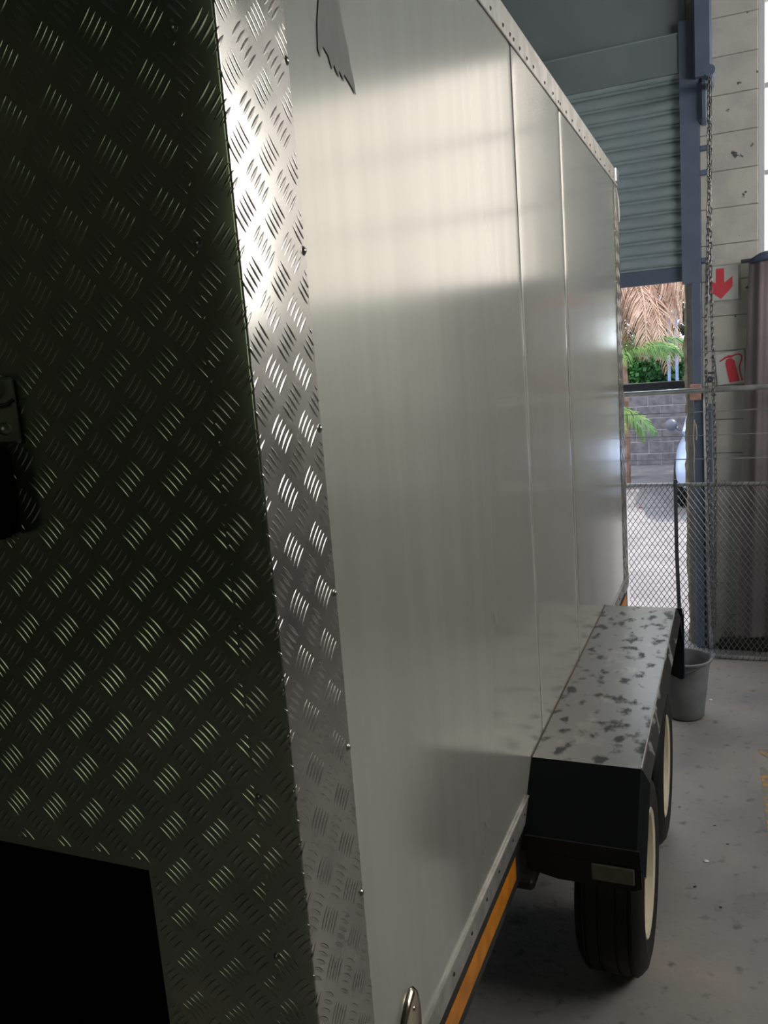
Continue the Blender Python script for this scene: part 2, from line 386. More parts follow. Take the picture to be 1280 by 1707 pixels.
chain([(.444, CY + .025, 3.52), (.436, CY + .025, 2.9), (.433, CY + .02, 2.43), (.441, CY + .02, 2.08), (.444, CY + .02, 1.83), (.447, CY + .02, 1.55), (.451, CY + .02, 1.18), (.446, CY + .02, .81), (.438, CY + .02, .20)], 'right strand of the tarnished hoist chain, nearer the signs')
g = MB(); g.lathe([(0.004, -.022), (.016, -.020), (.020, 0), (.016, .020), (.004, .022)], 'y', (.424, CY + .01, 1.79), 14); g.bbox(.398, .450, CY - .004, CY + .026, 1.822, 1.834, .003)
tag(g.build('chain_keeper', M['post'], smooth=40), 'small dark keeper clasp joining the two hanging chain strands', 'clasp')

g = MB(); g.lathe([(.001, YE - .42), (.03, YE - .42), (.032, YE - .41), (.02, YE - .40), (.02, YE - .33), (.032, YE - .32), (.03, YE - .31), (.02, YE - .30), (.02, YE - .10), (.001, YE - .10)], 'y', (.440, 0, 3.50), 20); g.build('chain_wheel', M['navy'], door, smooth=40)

# ------------------------------------------------------------------ barrier fence with diamond mesh
FY = 5.49; FX0, FX1 = -.085, 2.6
fn = thing('barrier_fence', (1.2, FY, 0), 'low steel barrier with diamond wire mesh, upper rail and thin strand wires', 'fence')
def rail(name, x0, x1, z0, z1, y0=FY - .012, y1=FY + .012, m='rail'):
    g = MB(); g.bbox(x0, x1, y0, y1, z0, z1, .004); g.build(name, M[m], fn)
g = MB(); g.tube([(FX0, FY, 1.722), (FX1, FY, 1.722)], .017, 14); g.build('top_rail', M['rail'], fn, smooth=40)
g = MB(); g.tube([(FX0, FY, 1.139), (FX1, FY, 1.139)], .0115, 12); g.build('middle_rail', M['rail'], fn, smooth=40)
rail('bottom_rail', FX0, FX1, .004, .026)
rail('end_post', FX0 - .045, FX0 - .017, 0, 1.742, FY - .016, FY + .016, 'post')
rail('end_post', FX1 - .03, FX1, 0, 1.742, FY - .016, FY + .016, 'post')
rail('middle_post', 1.30, 1.33, 0, 1.705, FY + .014, FY + .04, 'post')
g = MB(); g.tube([(.212, FY - .02, 1.175), (.214, FY - .02, .7), (.222, FY - .02, .38), (.236, FY - .02, .03)], .012, 8); g.build('slim_post', M['post'], fn, smooth=40)
for zz in (1.594, 1.448, 1.301):
    g = MB(); g.tube([(FX0, FY, zz), (.6, FY, zz - .004), (1.3, FY, zz), (FX1, FY, zz)], .0032, 6); g.build('strand_wire', M['rail'], fn)
g = MB(); mw, mh = .0335, .0505; za, zb = .02, 1.135
x = FX0 - (zb - za) / mh * mw
while x < FX1:
    for sgn in (1, -1):
        a = Vector((x if sgn > 0 else x + (zb - za) / mh * mw, 0, za)); c = Vector((x + (zb - za) / mh * mw if sgn > 0 else x, 0, zb))
        t0, t1 = 0., 1.; dx = c.x - a.x
        for lim, s_ in ((FX0, 1), (FX1, -1)):
            t = (lim - a.x) / dx
            if (dx * s_) > 0: t0 = max(t0, t)
            else: t1 = min(t1, t)
        if t1 - t0 > .01:
            A = a.lerp(c, t0); B = a.lerp(c, t1)
            N_ = max(2, int((t1 - t0) * 22)); pts = []
            # each wire weaves slightly over and under
            for i in range(N_ + 1):
                q = A.lerp(B, i / N_); pts.append((q.x, FY + sgn * .0022 * (1 if i % 2 else .3), q.z))
            g.tube([pts[0], pts[-1]] if False else pts[::max(1, N_ // 6)] + [pts[-1]], .0020, 4, False)
    x += mw
g.build('diamond_mesh', M['wire'], fn, kind='stuff', fix=False)
g = MB()
x = FX0 + .01
while x < FX1 - .02:   # wraps of mesh round the rails
    g.tube([(x, FY - .016, 1.126), (x + .006, FY - .0165, 1.139), (x + .012, FY - .016, 1.152)], .0025, 5)
    g.tube([(x, FY - .016, .002), (x + .006, FY - .0165, .015), (x + .012, FY - .016, .028)], .0025, 5); x += mw
g.build('mesh_ties', M['wire'], fn, kind='stuff', fix=False)

# ------------------------------------------------------------------ brown canvas beside the pier
g = MB(); nx_, nz_ = 60, 14; vs = []
for j in range(nz_ + 1):
    t = j / nz_; z = .10 + t * 2.37
    for i in range(nx_ + 1):
        s = i / nx_; x = (.560 + .085 * t) * (1 - s) + 1.32 * s
        y = YE - .09 + .018 * math.sin(s * 34 + 1.2 * t) * (1.15 - .5 * t) + .006 * math.sin(s * 90 + 3 * t)
        vs.append((x, y, z))
n1 = nx_ + 1
fs = [(j * n1 + i, j * n1 + i + 1, (j + 1) * n1 + i + 1, (j + 1) * n1 + i) for j in range(nz_) for i in range(nx_)]
off = len(vs); vs += [(x, y + .006, z) for x, y, z in vs]
fs += [tuple(off + q for q in f[::-1]) for f in fs]
g.add(vs, fs)
tp = thing('canvas_sheet', (.95, YE - .09, .1), 'brown canvas sheet hanging in folds right of the block pier', 'canvas')
g.build('canvas', M['tarp'], tp, smooth=80)
g = MB(); g.tube([(.60, YE - .09, 2.475), (1.34, YE - .09, 2.475)], .012, 8); g.build('hanging_rod', M['post'], tp, smooth=40)
g = MB(); vs = []; nr, ns = 12, 26
for i in range(ns + 1):
    s = i / ns; x = .655 + s * .62
    for k in range(nr):
        a = 2 * PI * k / nr; r = (.030 + .022 * noise.noise(Vector((x * 9, a, 0))) + .012 * math.sin(s * 21)) * min(1, .35 + 4 * s, .35 + 4 * (1 - s))
        vs.append((x, YE - .10 + r * .75 * math.cos(a), 2.475 + r * math.sin(a) + .015 * math.sin(s * 9)))
g.add(vs, [(i * nr + k, i * nr + (k + 1) % nr, (i + 1) * nr + (k + 1) % nr, (i + 1) * nr + k) for i in range(ns) for k in range(nr)] + [tuple(range(nr))[::-1], tuple(range(ns * nr, ns * nr + nr))])
tag(g.build('bunched_cloth', M['cloth'], smooth=80), 'bunched dark navy cloth lying over the top of the brown canvas', 'cloth')
g = MB(); g.bbox(.46, 1.30, YE - .10, YE - .045, 0, .075, .01)
tag(g.build('floor_band', M['chassis']), 'dark low beam on the floor along the foot of the pier', 'band')  # low dark box laid along the foot of the pier

# ------------------------------------------------------------------ the trailer
TY0, TY1, TZ0, TZ1, TW = .899, 4.69, .70, 2.915, 1.9
tr = thing('box_trailer', (-.95, 2.8, 0), 'silver aluminium box trailer with checker plate corners and black tandem mudguard', 'trailer')
# inner carcass
g = MB()
g.box(-TW + .02, -.02, TY0 + .30, TY1 - .01, TZ0 + .05, TZ1 - .02)
g.build('body_core', M['void'], tr)
g = MB(); g.bbox(-TW, .0, TY0, TY1, TZ1 - .012, TZ1, .004); g.build('roof_sheet', M['alu'], tr)
g = MB(); g.box(-TW, -TW + .01, TY0, TY1, TZ0, TZ1); g.build('side_panel', M['alu'], tr)
g = MB(); g.box(-TW, 0, TY1 - .01, TY1, TZ0, TZ1); g.build('end_panel', M['alu'], tr)

# right side panels, each sheet slightly dished towards its seams
def side_panel(y0, y1, z0, z1, e0, e1, seed):
    g = MB(); ys = [0, .002, .006, .012, .02, .035, .06]
    L = y1 - y0
    Y = [y0 + a for a in ys] + [y0 + .06 + (L - .12) * i / 40 for i in range(1, 40)] + [y1 - a for a in ys[::-1]]
    Z = [z0 + (z1 - z0) * j / 40 for j in range(41)]
    def X(y, z):
        a, c = y - y0, y1 - y
        x = -e0 * math.exp(-a / .012) - e1 * math.exp(-c / .012)
        return x + .0011 * noise.noise(Vector((y * 1.3, z * .9, seed))) + .0004 * noise.noise(Vector((y * 4, z * 2.2, seed + 5)))
    vs = [(X(y, z), y, z) for z in Z for y in Y]; n = len(Y)
    g.add(vs, [(j * n + i, j * n + i + 1, (j + 1) * n + i + 1, (j + 1) * n + i) for j in range(40) for i in range(n - 1)])
    o = g.build('side_panel', M['alu'], tr, smooth=180)
    return o
side_panel(1.03, 2.3985, .72, 2.87, 0, .0022, 1.0)
side_panel(2.4015, 3.0900, .72, 2.87, .0016, .0030, 2.0)
side_panel(3.0930, 4.56, .72, 2.87, .0040, 0, 3.0)
# residue patch at the top of the first panel
pts = [(1.195,2.62),(1.186,2.53),(1.176,2.50),(1.170,2.462),(1.176,2.452),(1.181,2.464),(1.190,2.470),(1.205,2.462),(1.214,2.446),(1.222,2.455),(1.236,2.441),(1.240,2.452),(1.254,2.440),(1.257,2.451),(1.276,2.443),(1.297,2.432),(1.293,2.452),(1.284,2.470),(1.282,2.492),(1.272,2.510),(1.262,2.54),(1.250,2.62)]
g = MB(); g.prism(pts, 'x', .0006, .0014)
o = g.build('residue_patch', M['film'], tr); o['label'] = 'dull grey jagged glue residue'

# tread pattern ------------------------------------------------
def bar(g, mapf, cs, cz, ang, L=.0355, wd_=.0027, h=.0010, slo=None, shi=None, zlo=None, zhi=None, holes=None):
    n = 8; ca, sa = math.cos(ang), math.sin(ang); rows = []
    for i in range(n + 1):
        t = -1 + 2 * i / n; s = cs + ca * t * L / 2; z = cz + sa * t * L / 2
        if (slo is not None and s < slo) or (shi is not None and s > shi) or z < zlo or z > zhi: continue
        if holes and holes(s, z): continue
        w = wd_ * (1 - abs(t) ** 2.2) ** .9 + .00015; hh = h * (1 - abs(t) ** 3) + .00005
        rows.append([(s - sa * w * q, z + ca * w * q, hh * e) for q, e in ((-1, -.1), (-.55, .72), (0, 1), (.55, .72), (1, -.1))])
    if len(rows) < 2: return
    vs = [mapf(*p) for r in rows for p in r]
    g.add(vs, [(i * 5 + k, i * 5 + k + 1, i * 5 + 5 + k + 1, i * 5 + 5 + k) for i in range(len(rows) - 1) for k in range(4)])
def five(g, mapf, cs, cz, ang, **kw):
    px, pz = -math.sin(ang), math.cos(ang)
    for k in range(-2, 3):
        j = random.uniform(-.0004, .0004)
        bar(g, mapf, cs + px * k * .0104, cz + pz * k * .0104 + j, ang, **kw)
D45 = math.radians(46)
# corner angle: side leg and end leg are one folded sheet
SX, EYF = .003, .896
def fold(s, z, h): return (SX + h, EYF + s, z) if s >= 0 else (SX + s, EYF - h, z)
ct = MB()
prof = []
leg1, leg0 = 1.070 - EYF, -.065
cr = .0035
outer = [(SX, EYF + leg1), (SX, EYF + cr)] + [(SX - cr + cr * math.cos(a), EYF + cr - cr * math.sin(a)) for a in (PI / 8, PI / 4, 3 * PI / 8)] + [(SX - cr, EYF), (SX + leg0, EYF)]
inner = [(SX + leg0, EYF + .0025), (SX - .0028, EYF + .0025), (SX - .0028, EYF + leg1)]
ct.prism(outer + inner, 'z', TZ0 - .05, TZ1 + .01)
corner = ct.build('corner_trim', M['tread'], tr, smooth=35)
corner.data.materials.append(M['treaddark'])
for p in corner.data.polygons:
    if p.normal.y < -.9: p.material_index = 1
g = MB(); kw = dict(slo=leg0 + .001, shi=leg1 - .001, zlo=TZ0 - .04, zhi=TZ1, h=.0013, wd_=.0029)
for i in range(-2, 4):
    for j in range(-8, 30):
        cs = .0965 + .0728 * i; cz = 2.441 - .0792 * j
        if TZ0 - .05 < cz < TZ1 + .02: five(g, fold, cs, cz, -D45, **kw)
        cs2, cz2 = cs - .0362, cz - .0396
        if TZ0 - .05 < cz2 < TZ1 + .02: five(g, fold, cs2, cz2, D45, **dict(kw, h=.0008))
g.build('tread_bars', M['tread'], corner, smooth=180, kind='stuff', fix=False)
def rivets(name, pts, ax, parent, r=.0055, m='rivet', h=.0035):
    for (x, y, z) in pts:
        g = MB()
        pr = [(0.0001, h), (r * .5, h * .9), (r * .85, h * .5), (r, 0), (r * 1.25, -.0002)]
        if ax == 'x': g.lathe(pr, 'x', (x, y, z), 12)
        else: g.lathe([(a, -b_) for a, b_ in pr], 'y', (x, y, z), 12)
        g.build(name, M[m], parent, smooth=60)
rz = [2.415 + .245, 2.415, 2.170, 1.924, 1.679, 1.434, 1.187, .942]
rivets('rivet', [(.0035, 1.064, z) for z in rz], 'x', corner)
rivets('rivet', [(-.055, EYF, z) for z in rz], 'y', corner)

# far corner of the same side
fc = MB(); fc.prism([(SX, 4.513), (SX, TY1 + .003), (SX - .06, TY1 + .003), (SX - .06, TY1 + .0005), (SX - .0028, TY1 + .0005), (SX - .0028, 4.513)], 'z', TZ0 - .01, 2.835)
fco = fc.build('corner_trim', M['tread'], tr)
g = MB(); kw = dict(slo=4.515, shi=TY1, zlo=TZ0, zhi=2.83)
mf = lambda s, z, h: (SX + h, s, z)
for i in range(0, 4):
    for j in range(-8, 30):
        cz = 2.441 - .0792 * j
        for (cs, c_, an) in ((4.53 + .0728 * i, cz, -D45), (4.566 + .0728 * i, cz - .0396, D45)):
            if cs < TY1 and TZ0 < c_ < 2.83: five(g, mf, cs, c_, an, **kw)
g.build('tread_bars', M['tread'], fco, smooth=180, kind='stuff', fix=False)
rivets('rivet', [(.0035, 4.52, z) for z in (2.60, 2.35, 2.10, 1.85, 1.6, 1.35, 1.1, .9)], 'x', fco, r=.005)

# end plate with the square recess
RX0, RX1, RZ0, RZ1 = -1.2, -.268, .70, 1.282
g = MB(); yf, yb = .899, .903
g.box(RX1, -.030, yf, yb, TZ0, TZ1); g.box(-TW, RX0, yf, yb, TZ0, TZ1); g.box(RX0, RX1, yf, yb, RZ1, TZ1)
ep = g.build('end_plate', M['treaddark'], tr)
g = MB(); kw = dict(slo=-TW + .03, shi=-.06, zlo=TZ0 + .01, zhi=TZ1 - .02, holes=lambda s, z: RX0 - .004 < s < RX1 + .008 and z < RZ1 + .012)
mf = lambda s, z, h: (s, yf - h, z)
for i in range(-1, 24):
    for j in range(-13, 19):
        cs = -.134 - .0765 * i + .0; cz = 2.030 - .0743 * j
        if TZ0 < cz < TZ1: five(g, mf, cs, cz, -D45, **kw)
        if TZ0 < cz - .037 < TZ1: five(g, mf, cs + .038, cz - .0371, D45, **kw)
g.build('tread_bars', M['treaddark'], ep, smooth=180, kind='stuff', fix=False)
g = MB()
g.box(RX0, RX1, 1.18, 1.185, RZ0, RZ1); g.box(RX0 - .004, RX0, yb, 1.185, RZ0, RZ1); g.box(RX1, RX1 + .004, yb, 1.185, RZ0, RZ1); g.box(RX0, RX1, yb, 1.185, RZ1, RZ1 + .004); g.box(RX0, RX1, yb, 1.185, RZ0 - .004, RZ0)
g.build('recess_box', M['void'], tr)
g = MB(); g.box(-TW + .01, -.03, yb, TY0 + .3, 1.30, TZ1 - .02); g.box(-.262, -.03, yb, 1.19, TZ0, 1.30); g.box(-TW + .01, RX0 - .006, yb, 1.19, TZ0, 1.30); g.build('front_bulkhead', M['void'], tr)

# top trim with rivets
g = MB(); g.prism([(.0015, 2.838), (.0035, 2.840), (.0040, 2.911), (0, 2.918), (-.05, 2.918), (-.05, 2.9155), (-.003, 2.9155), (.0015, 2.908)], 'y', EYF, TY1 + .003)
tt = g.build('top_trim', M['alutrim'], tr)
g = MB(); g.prism([(-TW - .003, 2.838), (-TW - .001, 2.838), (-TW - .001, 2.9155), (-.05, 2.9155), (-.05, 2.918), (-TW - .003, 2.918)], 'y', EYF - .004, EYF - .001)
ry = [.98, 1.12, 1.27, 1.42, 1.58, 1.73, 1.88, 2.03, 2.183, 2.306, 2.381, 2.421, 2.492, 2.581, 2.668, 2.834, 2.969, 3.063, 3.095, 3.209, 3.332, 3.491, 3.62, 3.759, 3.909, 4.05, 4.20, 4.36, 4.5]
rivets('rivet', [(.0038, y, 2.856 + random.uniform(-.003, .003)) for y in ry], 'x', tt, r=.0052, m='hole', h=.003)
# sealant-dark joint lines
g = MB(); g.box(-.0025, .0019, 1.07, 4.56, 2.8365, 2.8395); g.build('joint_line', M['hole'], tr)
g = MB()
for y in (2.3985, 3.0900): g.box(-.006, -.0020, y, y + .003, .72, 2.838)
g.build('seam_gap', M['hole'], tr)
# corner casting at the far top corner
g = MB(); g.bbox(-.05, .008, 4.60, 4.70, 2.85, 2.925, .006); g.build('corner_cap', M['rail'], tr)
g = MB(); g.tube([(.006, 4.60, 2.82), (.010, 4.63, 2.76), (.010, 4.66, 2.66)], [.003, .006, .003], 6); g.build('peeling_strip', M['paper'], tr)
# bottom trim and orange reflective strip
g = MB(); g.prism([(.0, .768), (.006, .768), (.007, .766), (.005, .763), (.004, .707), (-.002, .700), (-.002, .757)], 'y', 1.07, TY1 + .003)
bt = g.build('bottom_trim', M['alutrim'], tr)
rivets('rivet', [(.0042, y, .742) for y in [1.13, 1.29, 1.449, 1.581, 1.706, 1.822, 1.965, 2.1, 3.95, 4.1, 4.25, 4.4, 4.55]], 'x', bt, r=.0052, m='hole', h=.003)
g = MB(); g.bbox(-.09, -.008, .93, TY1, .555, .702, .006); g.bbox(-1.83, -1.75, .93, TY1, .555, .702, .006)
for y in (.95, 1.7, 2.4, 3.2, 4.0, 4.6): g.bbox(-1.76, -.08, y, y + .06, .58, .70, .004)
g.build('chassis_rail', M['chassis'], tr)
g = MB(); g.box(-.0075, -.0065, 1.0, 2.02, .590, .655)
g.build('reflective_tape', M['orange'], tr)
g = MB(); g.box(-.0075, -.0065, 4.0, 4.66, .590, .655); g.build('reflective_tape', M['orange'], tr)

# mudguard
fd = MB()
def fprof(y): pass
P0 = [(2.06, .655), (2.230, .850), (3.775, .850), (3.945, .655)]
W0 = .308
th = .004
vs = []
for (y, z) in P0: vs += [(0.001, y, z), (W0, y, z), (W0 + .006, y, z - .004), (.332, y + (.008 if y < 3 else -.008), z - (.045 if .7 < z else .03)), (.330, y + (.008 if y < 3 else -.008), z - (.055 if z > .7 else .034)), (.001, y, z - .006)]
fsx = []
for i in range(3):
    for k in range(4): fsx.append((i * 6 + k, i * 6 + k + 1, i * 6 + 6 + k + 1, i * 6 + 6 + k))
off = len(vs)
inn = [(x - (.003 if x > .3 else 0), y, z - .006) for (x, y, z) in vs]
vs2 = vs + inn
fs2 = fsx + [tuple(q + off for q in f[::-1]) for f in fsx]
for i in range(3): fs2.append((i * 6 + 4, i * 6 + 10, off + i * 6 + 10, off + i * 6 + 4))
top = MB(); top.add(vs2[6:18] + vs2[off + 6:off + 18], [(k, k + 1, 6 + k + 1, 6 + k) for k in range(4)] + [(12 + 6 + k, 12 + 6 + k + 1, 12 + k + 1, 12 + k) for k in range(4)] + [(4, 10, 22, 16)])
top = top.build('mudguard_top', M['fender'], tr)
M['lip'] = mat('scuffed_black_lip', (40, 42, 44), 0.3, c2=(128, 128, 128), scale=14, lo=.56, hi=.60, stretch=(1, .6, 1))
top.data.materials.append(M['lip'])
for p in top.data.polygons:
    if p.center.x > W0 - .001: p.material_index = 1
fr = MB(); fr.add([v for v in vs[0:6]] + [v for v in vs[6:12]] + [(x, y + .004, z - .004) for (x, y, z) in vs[0:6]] + [(x, y + .004, z - .005) for (x, y, z) in vs[6:12]],
                  [(k, k + 1, 6 + k + 1, 6 + k) for k in range(4)] + [(12 + 6 + k, 12 + 6 + k + 1, 12 + k + 1, 12 + k) for k in range(4)] + [(0, 12, 13, 1), (1, 13, 14, 2), (2, 14, 15, 3), (3, 15, 16, 4)])
fr.build('mudguard_front', M['black'], tr)
rr = MB(); rr.add([v for v in vs[12:18]] + [v for v in vs[18:24]] + [(x, y - .004, z - .005) for (x, y, z) in vs[12:18]] + [(x, y - .004, z - .004) for (x, y, z) in vs[18:24]],
                  [(k, k + 1, 6 + k + 1, 6 + k) for k in range(4)] + [(12 + 6 + k, 12 + 6 + k + 1, 12 + k + 1, 12 + k) for k in range(4)])
rr.build('mudguard_rear', M['black'], tr)
g = MB(); g.bbox(.0, W0, 2.24, 3.77, .838, .8435, .001); g.build('mudguard_liner', M['black'], tr)
g = MB(); g.tube([(.0015, 2.228, .851), (.0015, 3.777, .851)], .0022, 6); o = g.build('sealant_bead', M['bark'], tr, smooth=60); 
g = MB(); g.tube([(W0 + .001, 2.236, .8495), (W0 + .001, 3.77, .8495)], .0022, 6); g.build('worn_edge', M['alutrim'], tr, smooth=60)
# mudflap and pale reflector at the front
g = MB(); g.prism([(.012, .70), (.318, .70), (.322, .592), (.300, .583), (.10, .583), (.012, .60)], 'y', 2.062, 2.068); mfp = g.build('mudflap', M['rubber'], tr)
g = MB(); g.bbox(.192, .304, 2.054, 2.0625, .602, .650, .006); g.build('reflector', M['reflector'], mfp)
g = MB(); g.prism([(.262, .81), (.330, .81), (.338, .70), (.332, .47), (.322, .462), (.262, .49)], 'y', 3.90, 3.906); g.build('mudflap', M['rubber'], tr)
g = MB(); g.box(.333, .337, 3.899, 3.907, .47, .80); g.build('mudflap_edge', mat('blue_edge', (30, 70, 120), .4), tr)

# wheels
def wheel(cy, cx0, cx1, sgn, tilt=0):
    R = .315; cz = R - .003
    w = bpy.data.objects.new('wheel', None); COL.objects.link(w); w.parent = tr; w.matrix_parent_inverse = Matrix.Translation(-tr.location); w.location = ((cx0 + cx1) / 2, cy, cz)
    W2 = abs(cx1 - cx0) / 2
    g = MB()
    pr = [(.195, -W2 * .82), (.205, -W2 * .95), (.245, -W2 * 1.02), (.285, -W2 * .97), (.305, -W2 * .82), (R - .002, -W2 * .72)]
    k = -W2 * .72
    for q in (-.62, -.25, .25, .62):
        x = W2 * q; pr += [(R, x - .010), (R, x - .004), (R - .007, x - .003), (R - .007, x + .003), (R, x + .004), (R, x + .010)]
    pr += [(R - .002, W2 * .72), (.305, W2 * .82), (.285, W2 * .97), (.262, W2 * 1.0), (.258, W2 * 1.03), (.245, W2 * 1.02), (.205, W2 * .95), (.195, W2 * .82), (.190, 0), (.195, -W2 * .82)]
    g.lathe(pr, 'x', (cx0 / 2 + cx1 / 2, cy, cz), 64); g.build('tyre', M['rubber'], w, smooth=40)
    g = MB(); s = sgn
    pr = [(.199, s * W2 * .90), (.203, s * W2 * .93), (.199, s * W2 * .96), (.186, s * W2 * .90), (.180, s * W2 * .60), (.168, s * W2 * .25), (.150, s * W2 * .10), (.12, s * W2 * .18), (.095, s * W2 * .34), (.05, s * W2 * .30), (.048, s * W2 * .30), (.002, s * W2 * .30)]
    g.lathe(pr, 'x', (cx0 / 2 + cx1 / 2, cy, cz), 48); g.build('rim', M['cream'], w, smooth=50)
    g = MB(); g.lathe([(.045, s * W2 * .25), (.043, s * W2 * .62), (.034, s * W2 * .72), (.002, s * W2 * .74)], 'x', (cx0 / 2 + cx1 / 2, cy, cz), 24); g.build('hub_cap', M['zinc'], w, smooth=40)
    for k in range(5):
        a = 2 * PI * k / 5 + .3; g = MB(); g.lathe([(.011, s * W2 * .30), (.011, s * W2 * .48), (.002, s * W2 * .50)], 'x', (cx0 / 2 + cx1 / 2, cy + .075 * math.cos(a), cz + .075 * math.sin(a)), 6); g.build('wheel_nut', M['zinc'], w)
wheel(2.575, .092, .296, 1); wheel(3.330, .092, .296, 1)
wheel(2.575, -2.19, -1.99, -1); wheel(3.330, -2.19, -1.99, -1)
for y in (2.575, 3.330):
    g = MB(); g.tube([(-2.05, y, .312), (.18, y, .312)], .032, 12); g.build('axle', M['chassis'], tr, smooth=40)
    g = MB(); g.bbox(-.10, -.03, y - .28, y + .28, .36, .40, .01); g.bbox(-.11, -.02, y - .04, y + .04, .30, .56, .01); g.build('leaf_spring', M['chassis'], tr)

# chrome fitting on the side near the bottom
fx = MB()
def leafp(t):  # almond outline in (y, z): tip up
    return (math.sin(t) * .084 * (1 - .25 * math.cos(t)), math.cos(t) * .15)
cyf, czf = 1.158, .735
lv = []; n = 32
for ring, (sc, hx) in enumerate(((1.0, .0015), (.97, .006), (.90, .008), (.72, .010), (.66, .017), (.50, .019), (.44, .013), (.30, .012), (.22, .020), (.05, .022))):
    for k in range(n):
        a = 2 * PI * k / n
        y, z = leafp(a)
        if ring >= 3: # inner rings turn round
            f_ = min(1, (ring - 3) / 2); y = y * (1 - f_) + math.sin(a) * .055 * f_; z = z * (1 - f_) + math.cos(a) * .068 * f_
        lv.append((hx + (.003 if ring else 0), cyf + y * sc + z * sc * .45, czf + z * sc))
fx.add(lv, [(r * n + k, r * n + (k + 1) % n, (r + 1) * n + (k + 1) % n, (r + 1) * n + k) for r in range(9) for k in range(n)] + [tuple(range(9 * n, 10 * n))])
cf = fx.build('lashing_plate', M['chrome'], tr, smooth=60); cf['label'] = 'chrome pointed lashing plate'
rivets('screw', [(.0095, cyf + .056, czf + .120)], 'x', cf, r=.007, h=.005, m='chrome')

# latch plate on the end plate
g = MB(); g.prism([(-.455, 1.70), (-.455, 2.035), (-.366, 2.030), (-.380, 1.940), (-.384, 1.934), (-.450, 1.932), (-.452, 1.70)], 'y', yf - .004, yf - .001)
g2 = MB(); g2.bbox(-.47, -.385, yf - .012, yf - .0015, 1.936, 2.030, .004)
lt = g2.build('door_latch', M['zinc'], tr)
g = MB(); g.lathe([(.0005, -.011), (.005, -.011), (.006, -.015), (.013, -.016), (.017, -.013), (.017, 0), (.0005, 0)], 'y', (-.412, yf - .012, 2.018), 24); g.build('washer', M['zinc'], lt, smooth=40)
g = MB(); g.lathe([(.0005, -.008), (.006, -.007), (.009, -.003), (.010, 0)], 'y', (-.408, yf - .012, 1.958), 16); g.build('bolt', M['zinc'], lt, smooth=60)
g = MB(); g.tube([(-.47, yf - .016, 2.010), (-.44, yf - .020, 1.998), (-.415, yf - .021, 1.990), (-.392, yf - .017, 1.992), (-.385, yf - .010, 1.998)], .0028, 8); g.build('latch_cord', M['cable'], lt, smooth=60)
g = MB(); g.bbox(-.56, -.415, yf - .05, yf - .0015, 1.80, 1.935, .012); g.build('handle_box', M['void'], lt)

# ------------------------------------------------------------------ bucket
bc = thing('bucket', (.300, 4.56, 0), 'grey plastic bucket with pouring lip on the floor behind the mudguard', 'bucket')
def brad(z, a): return .100 + .030 * z / .33
g = MB(); n = 48; vs = []
prof = [(0.001, .004), (.092, .004), (.098, .010)] + [(.098 + .032 * t, .01 + .315 * t) for t in (.15, .3, .45, .6, .75, .9)] + [(.130, .325), (.142, .326), (.143, .336), (.131, .338), (.126, .330), (.12, .26), (.095, .02), (.001, .016)]
for k in range(n):
    a = 2 * PI * k / n
    for r, z in prof:
        sp = max(0, math.cos(a - .35)) ** 60 * .022 * (max(0, (z - .24)) / .09) ** 1.5
        vs.append((.300 + (r + sp) * math.cos(a), 4.56 + (r + sp) * math.sin(a), z + sp * .2))
m_ = len(prof)
g.add(vs, [(k * m_ + i, ((k + 1) % n) * m_ + i, ((k + 1) % n) * m_ + i + 1, k * m_ + i + 1) for k in range(n) for i in range(m_ - 1)])
g.build('bucket_body', M['bucket'], bc, smooth=50)
g = MB(); g.tube([(.30 + .147 * math.cos(a), 4.56 + .147 * math.sin(a), .318 - .06 * math.sin((a - 2.2) / 3.1 * PI)) for a in [2.2 + 3.1 * i / 20 for i in range(21)]], .003, 6); g.build('bucket_handle', M['wire'], bc, smooth=60)

# ------------------------------------------------------------------ floor marks and litter
def flat(name, pts, z, m, label, cat, group=None, h=.0015):
    g = MB(); g.prism(pts, 'z', z, z + h); return tag(g.build(name, m), label, cat, group)
flat('floor_marking', [(.655, 4.215), (.69, 4.225), (.80, 4.17), (.86, 4.10), (.84, 4.04), (.70, 4.13), (.672, 4.16)], .0002, M['yellow'], 'broken yellow paint mark on the floor at right edge, further one', 'floor marking')
flat('floor_marking', [(.660, 4.02), (.675, 4.03), (.71, 3.96), (.70, 3.80), (.69, 3.60), (.70, 3.3), (.69, 3.0), (.675, 3.0), (.672, 3.5), (.665, 3.85)], .0002, M['yellow'], 'thin faded yellow paint streak running along the floor, nearer one', 'floor marking')
def scrap(name, x, y, r, m, label, cat, n=7, h=.008):
    g = MB(); pts = [(x, y, h)]; ring = []
    for k in range(n):
        a = 2 * PI * k / n; q = r * random.uniform(.6, 1.1); ring.append((x + q * math.cos(a), y + q * .8 * math.sin(a), .001 + random.uniform(0, h * .6)))
    low = [(a, b_, max(0.0004, c - .001)) for a, b_, c in ring]
    g.add(pts + ring + low, [(0, 1 + k, 1 + (k + 1) % n) for k in range(n)] + [(1 + k, 1 + n + k, 1 + n + (k + 1) % n, 1 + (k + 1) % n) for k in range(n)] + [tuple(range(1 + n, 1 + 2 * n))[::-1]])
    return tag(g.build(name, m), label, cat)
scrap('paper_scrap', .444, 3.178, .014, M['paper'], 'crumpled white scrap on the floor right of the wheels', 'litter')
scrap('paper_scrap', .426, 4.795, .014, M['paper'], 'tiny pale scrap on the floor beyond the bucket', 'litter')
scrap('paper_scrap', .325, 3.564, .007, M['paper'], 'tiny pale speck on the floor beside the rear wheel', 'litter')
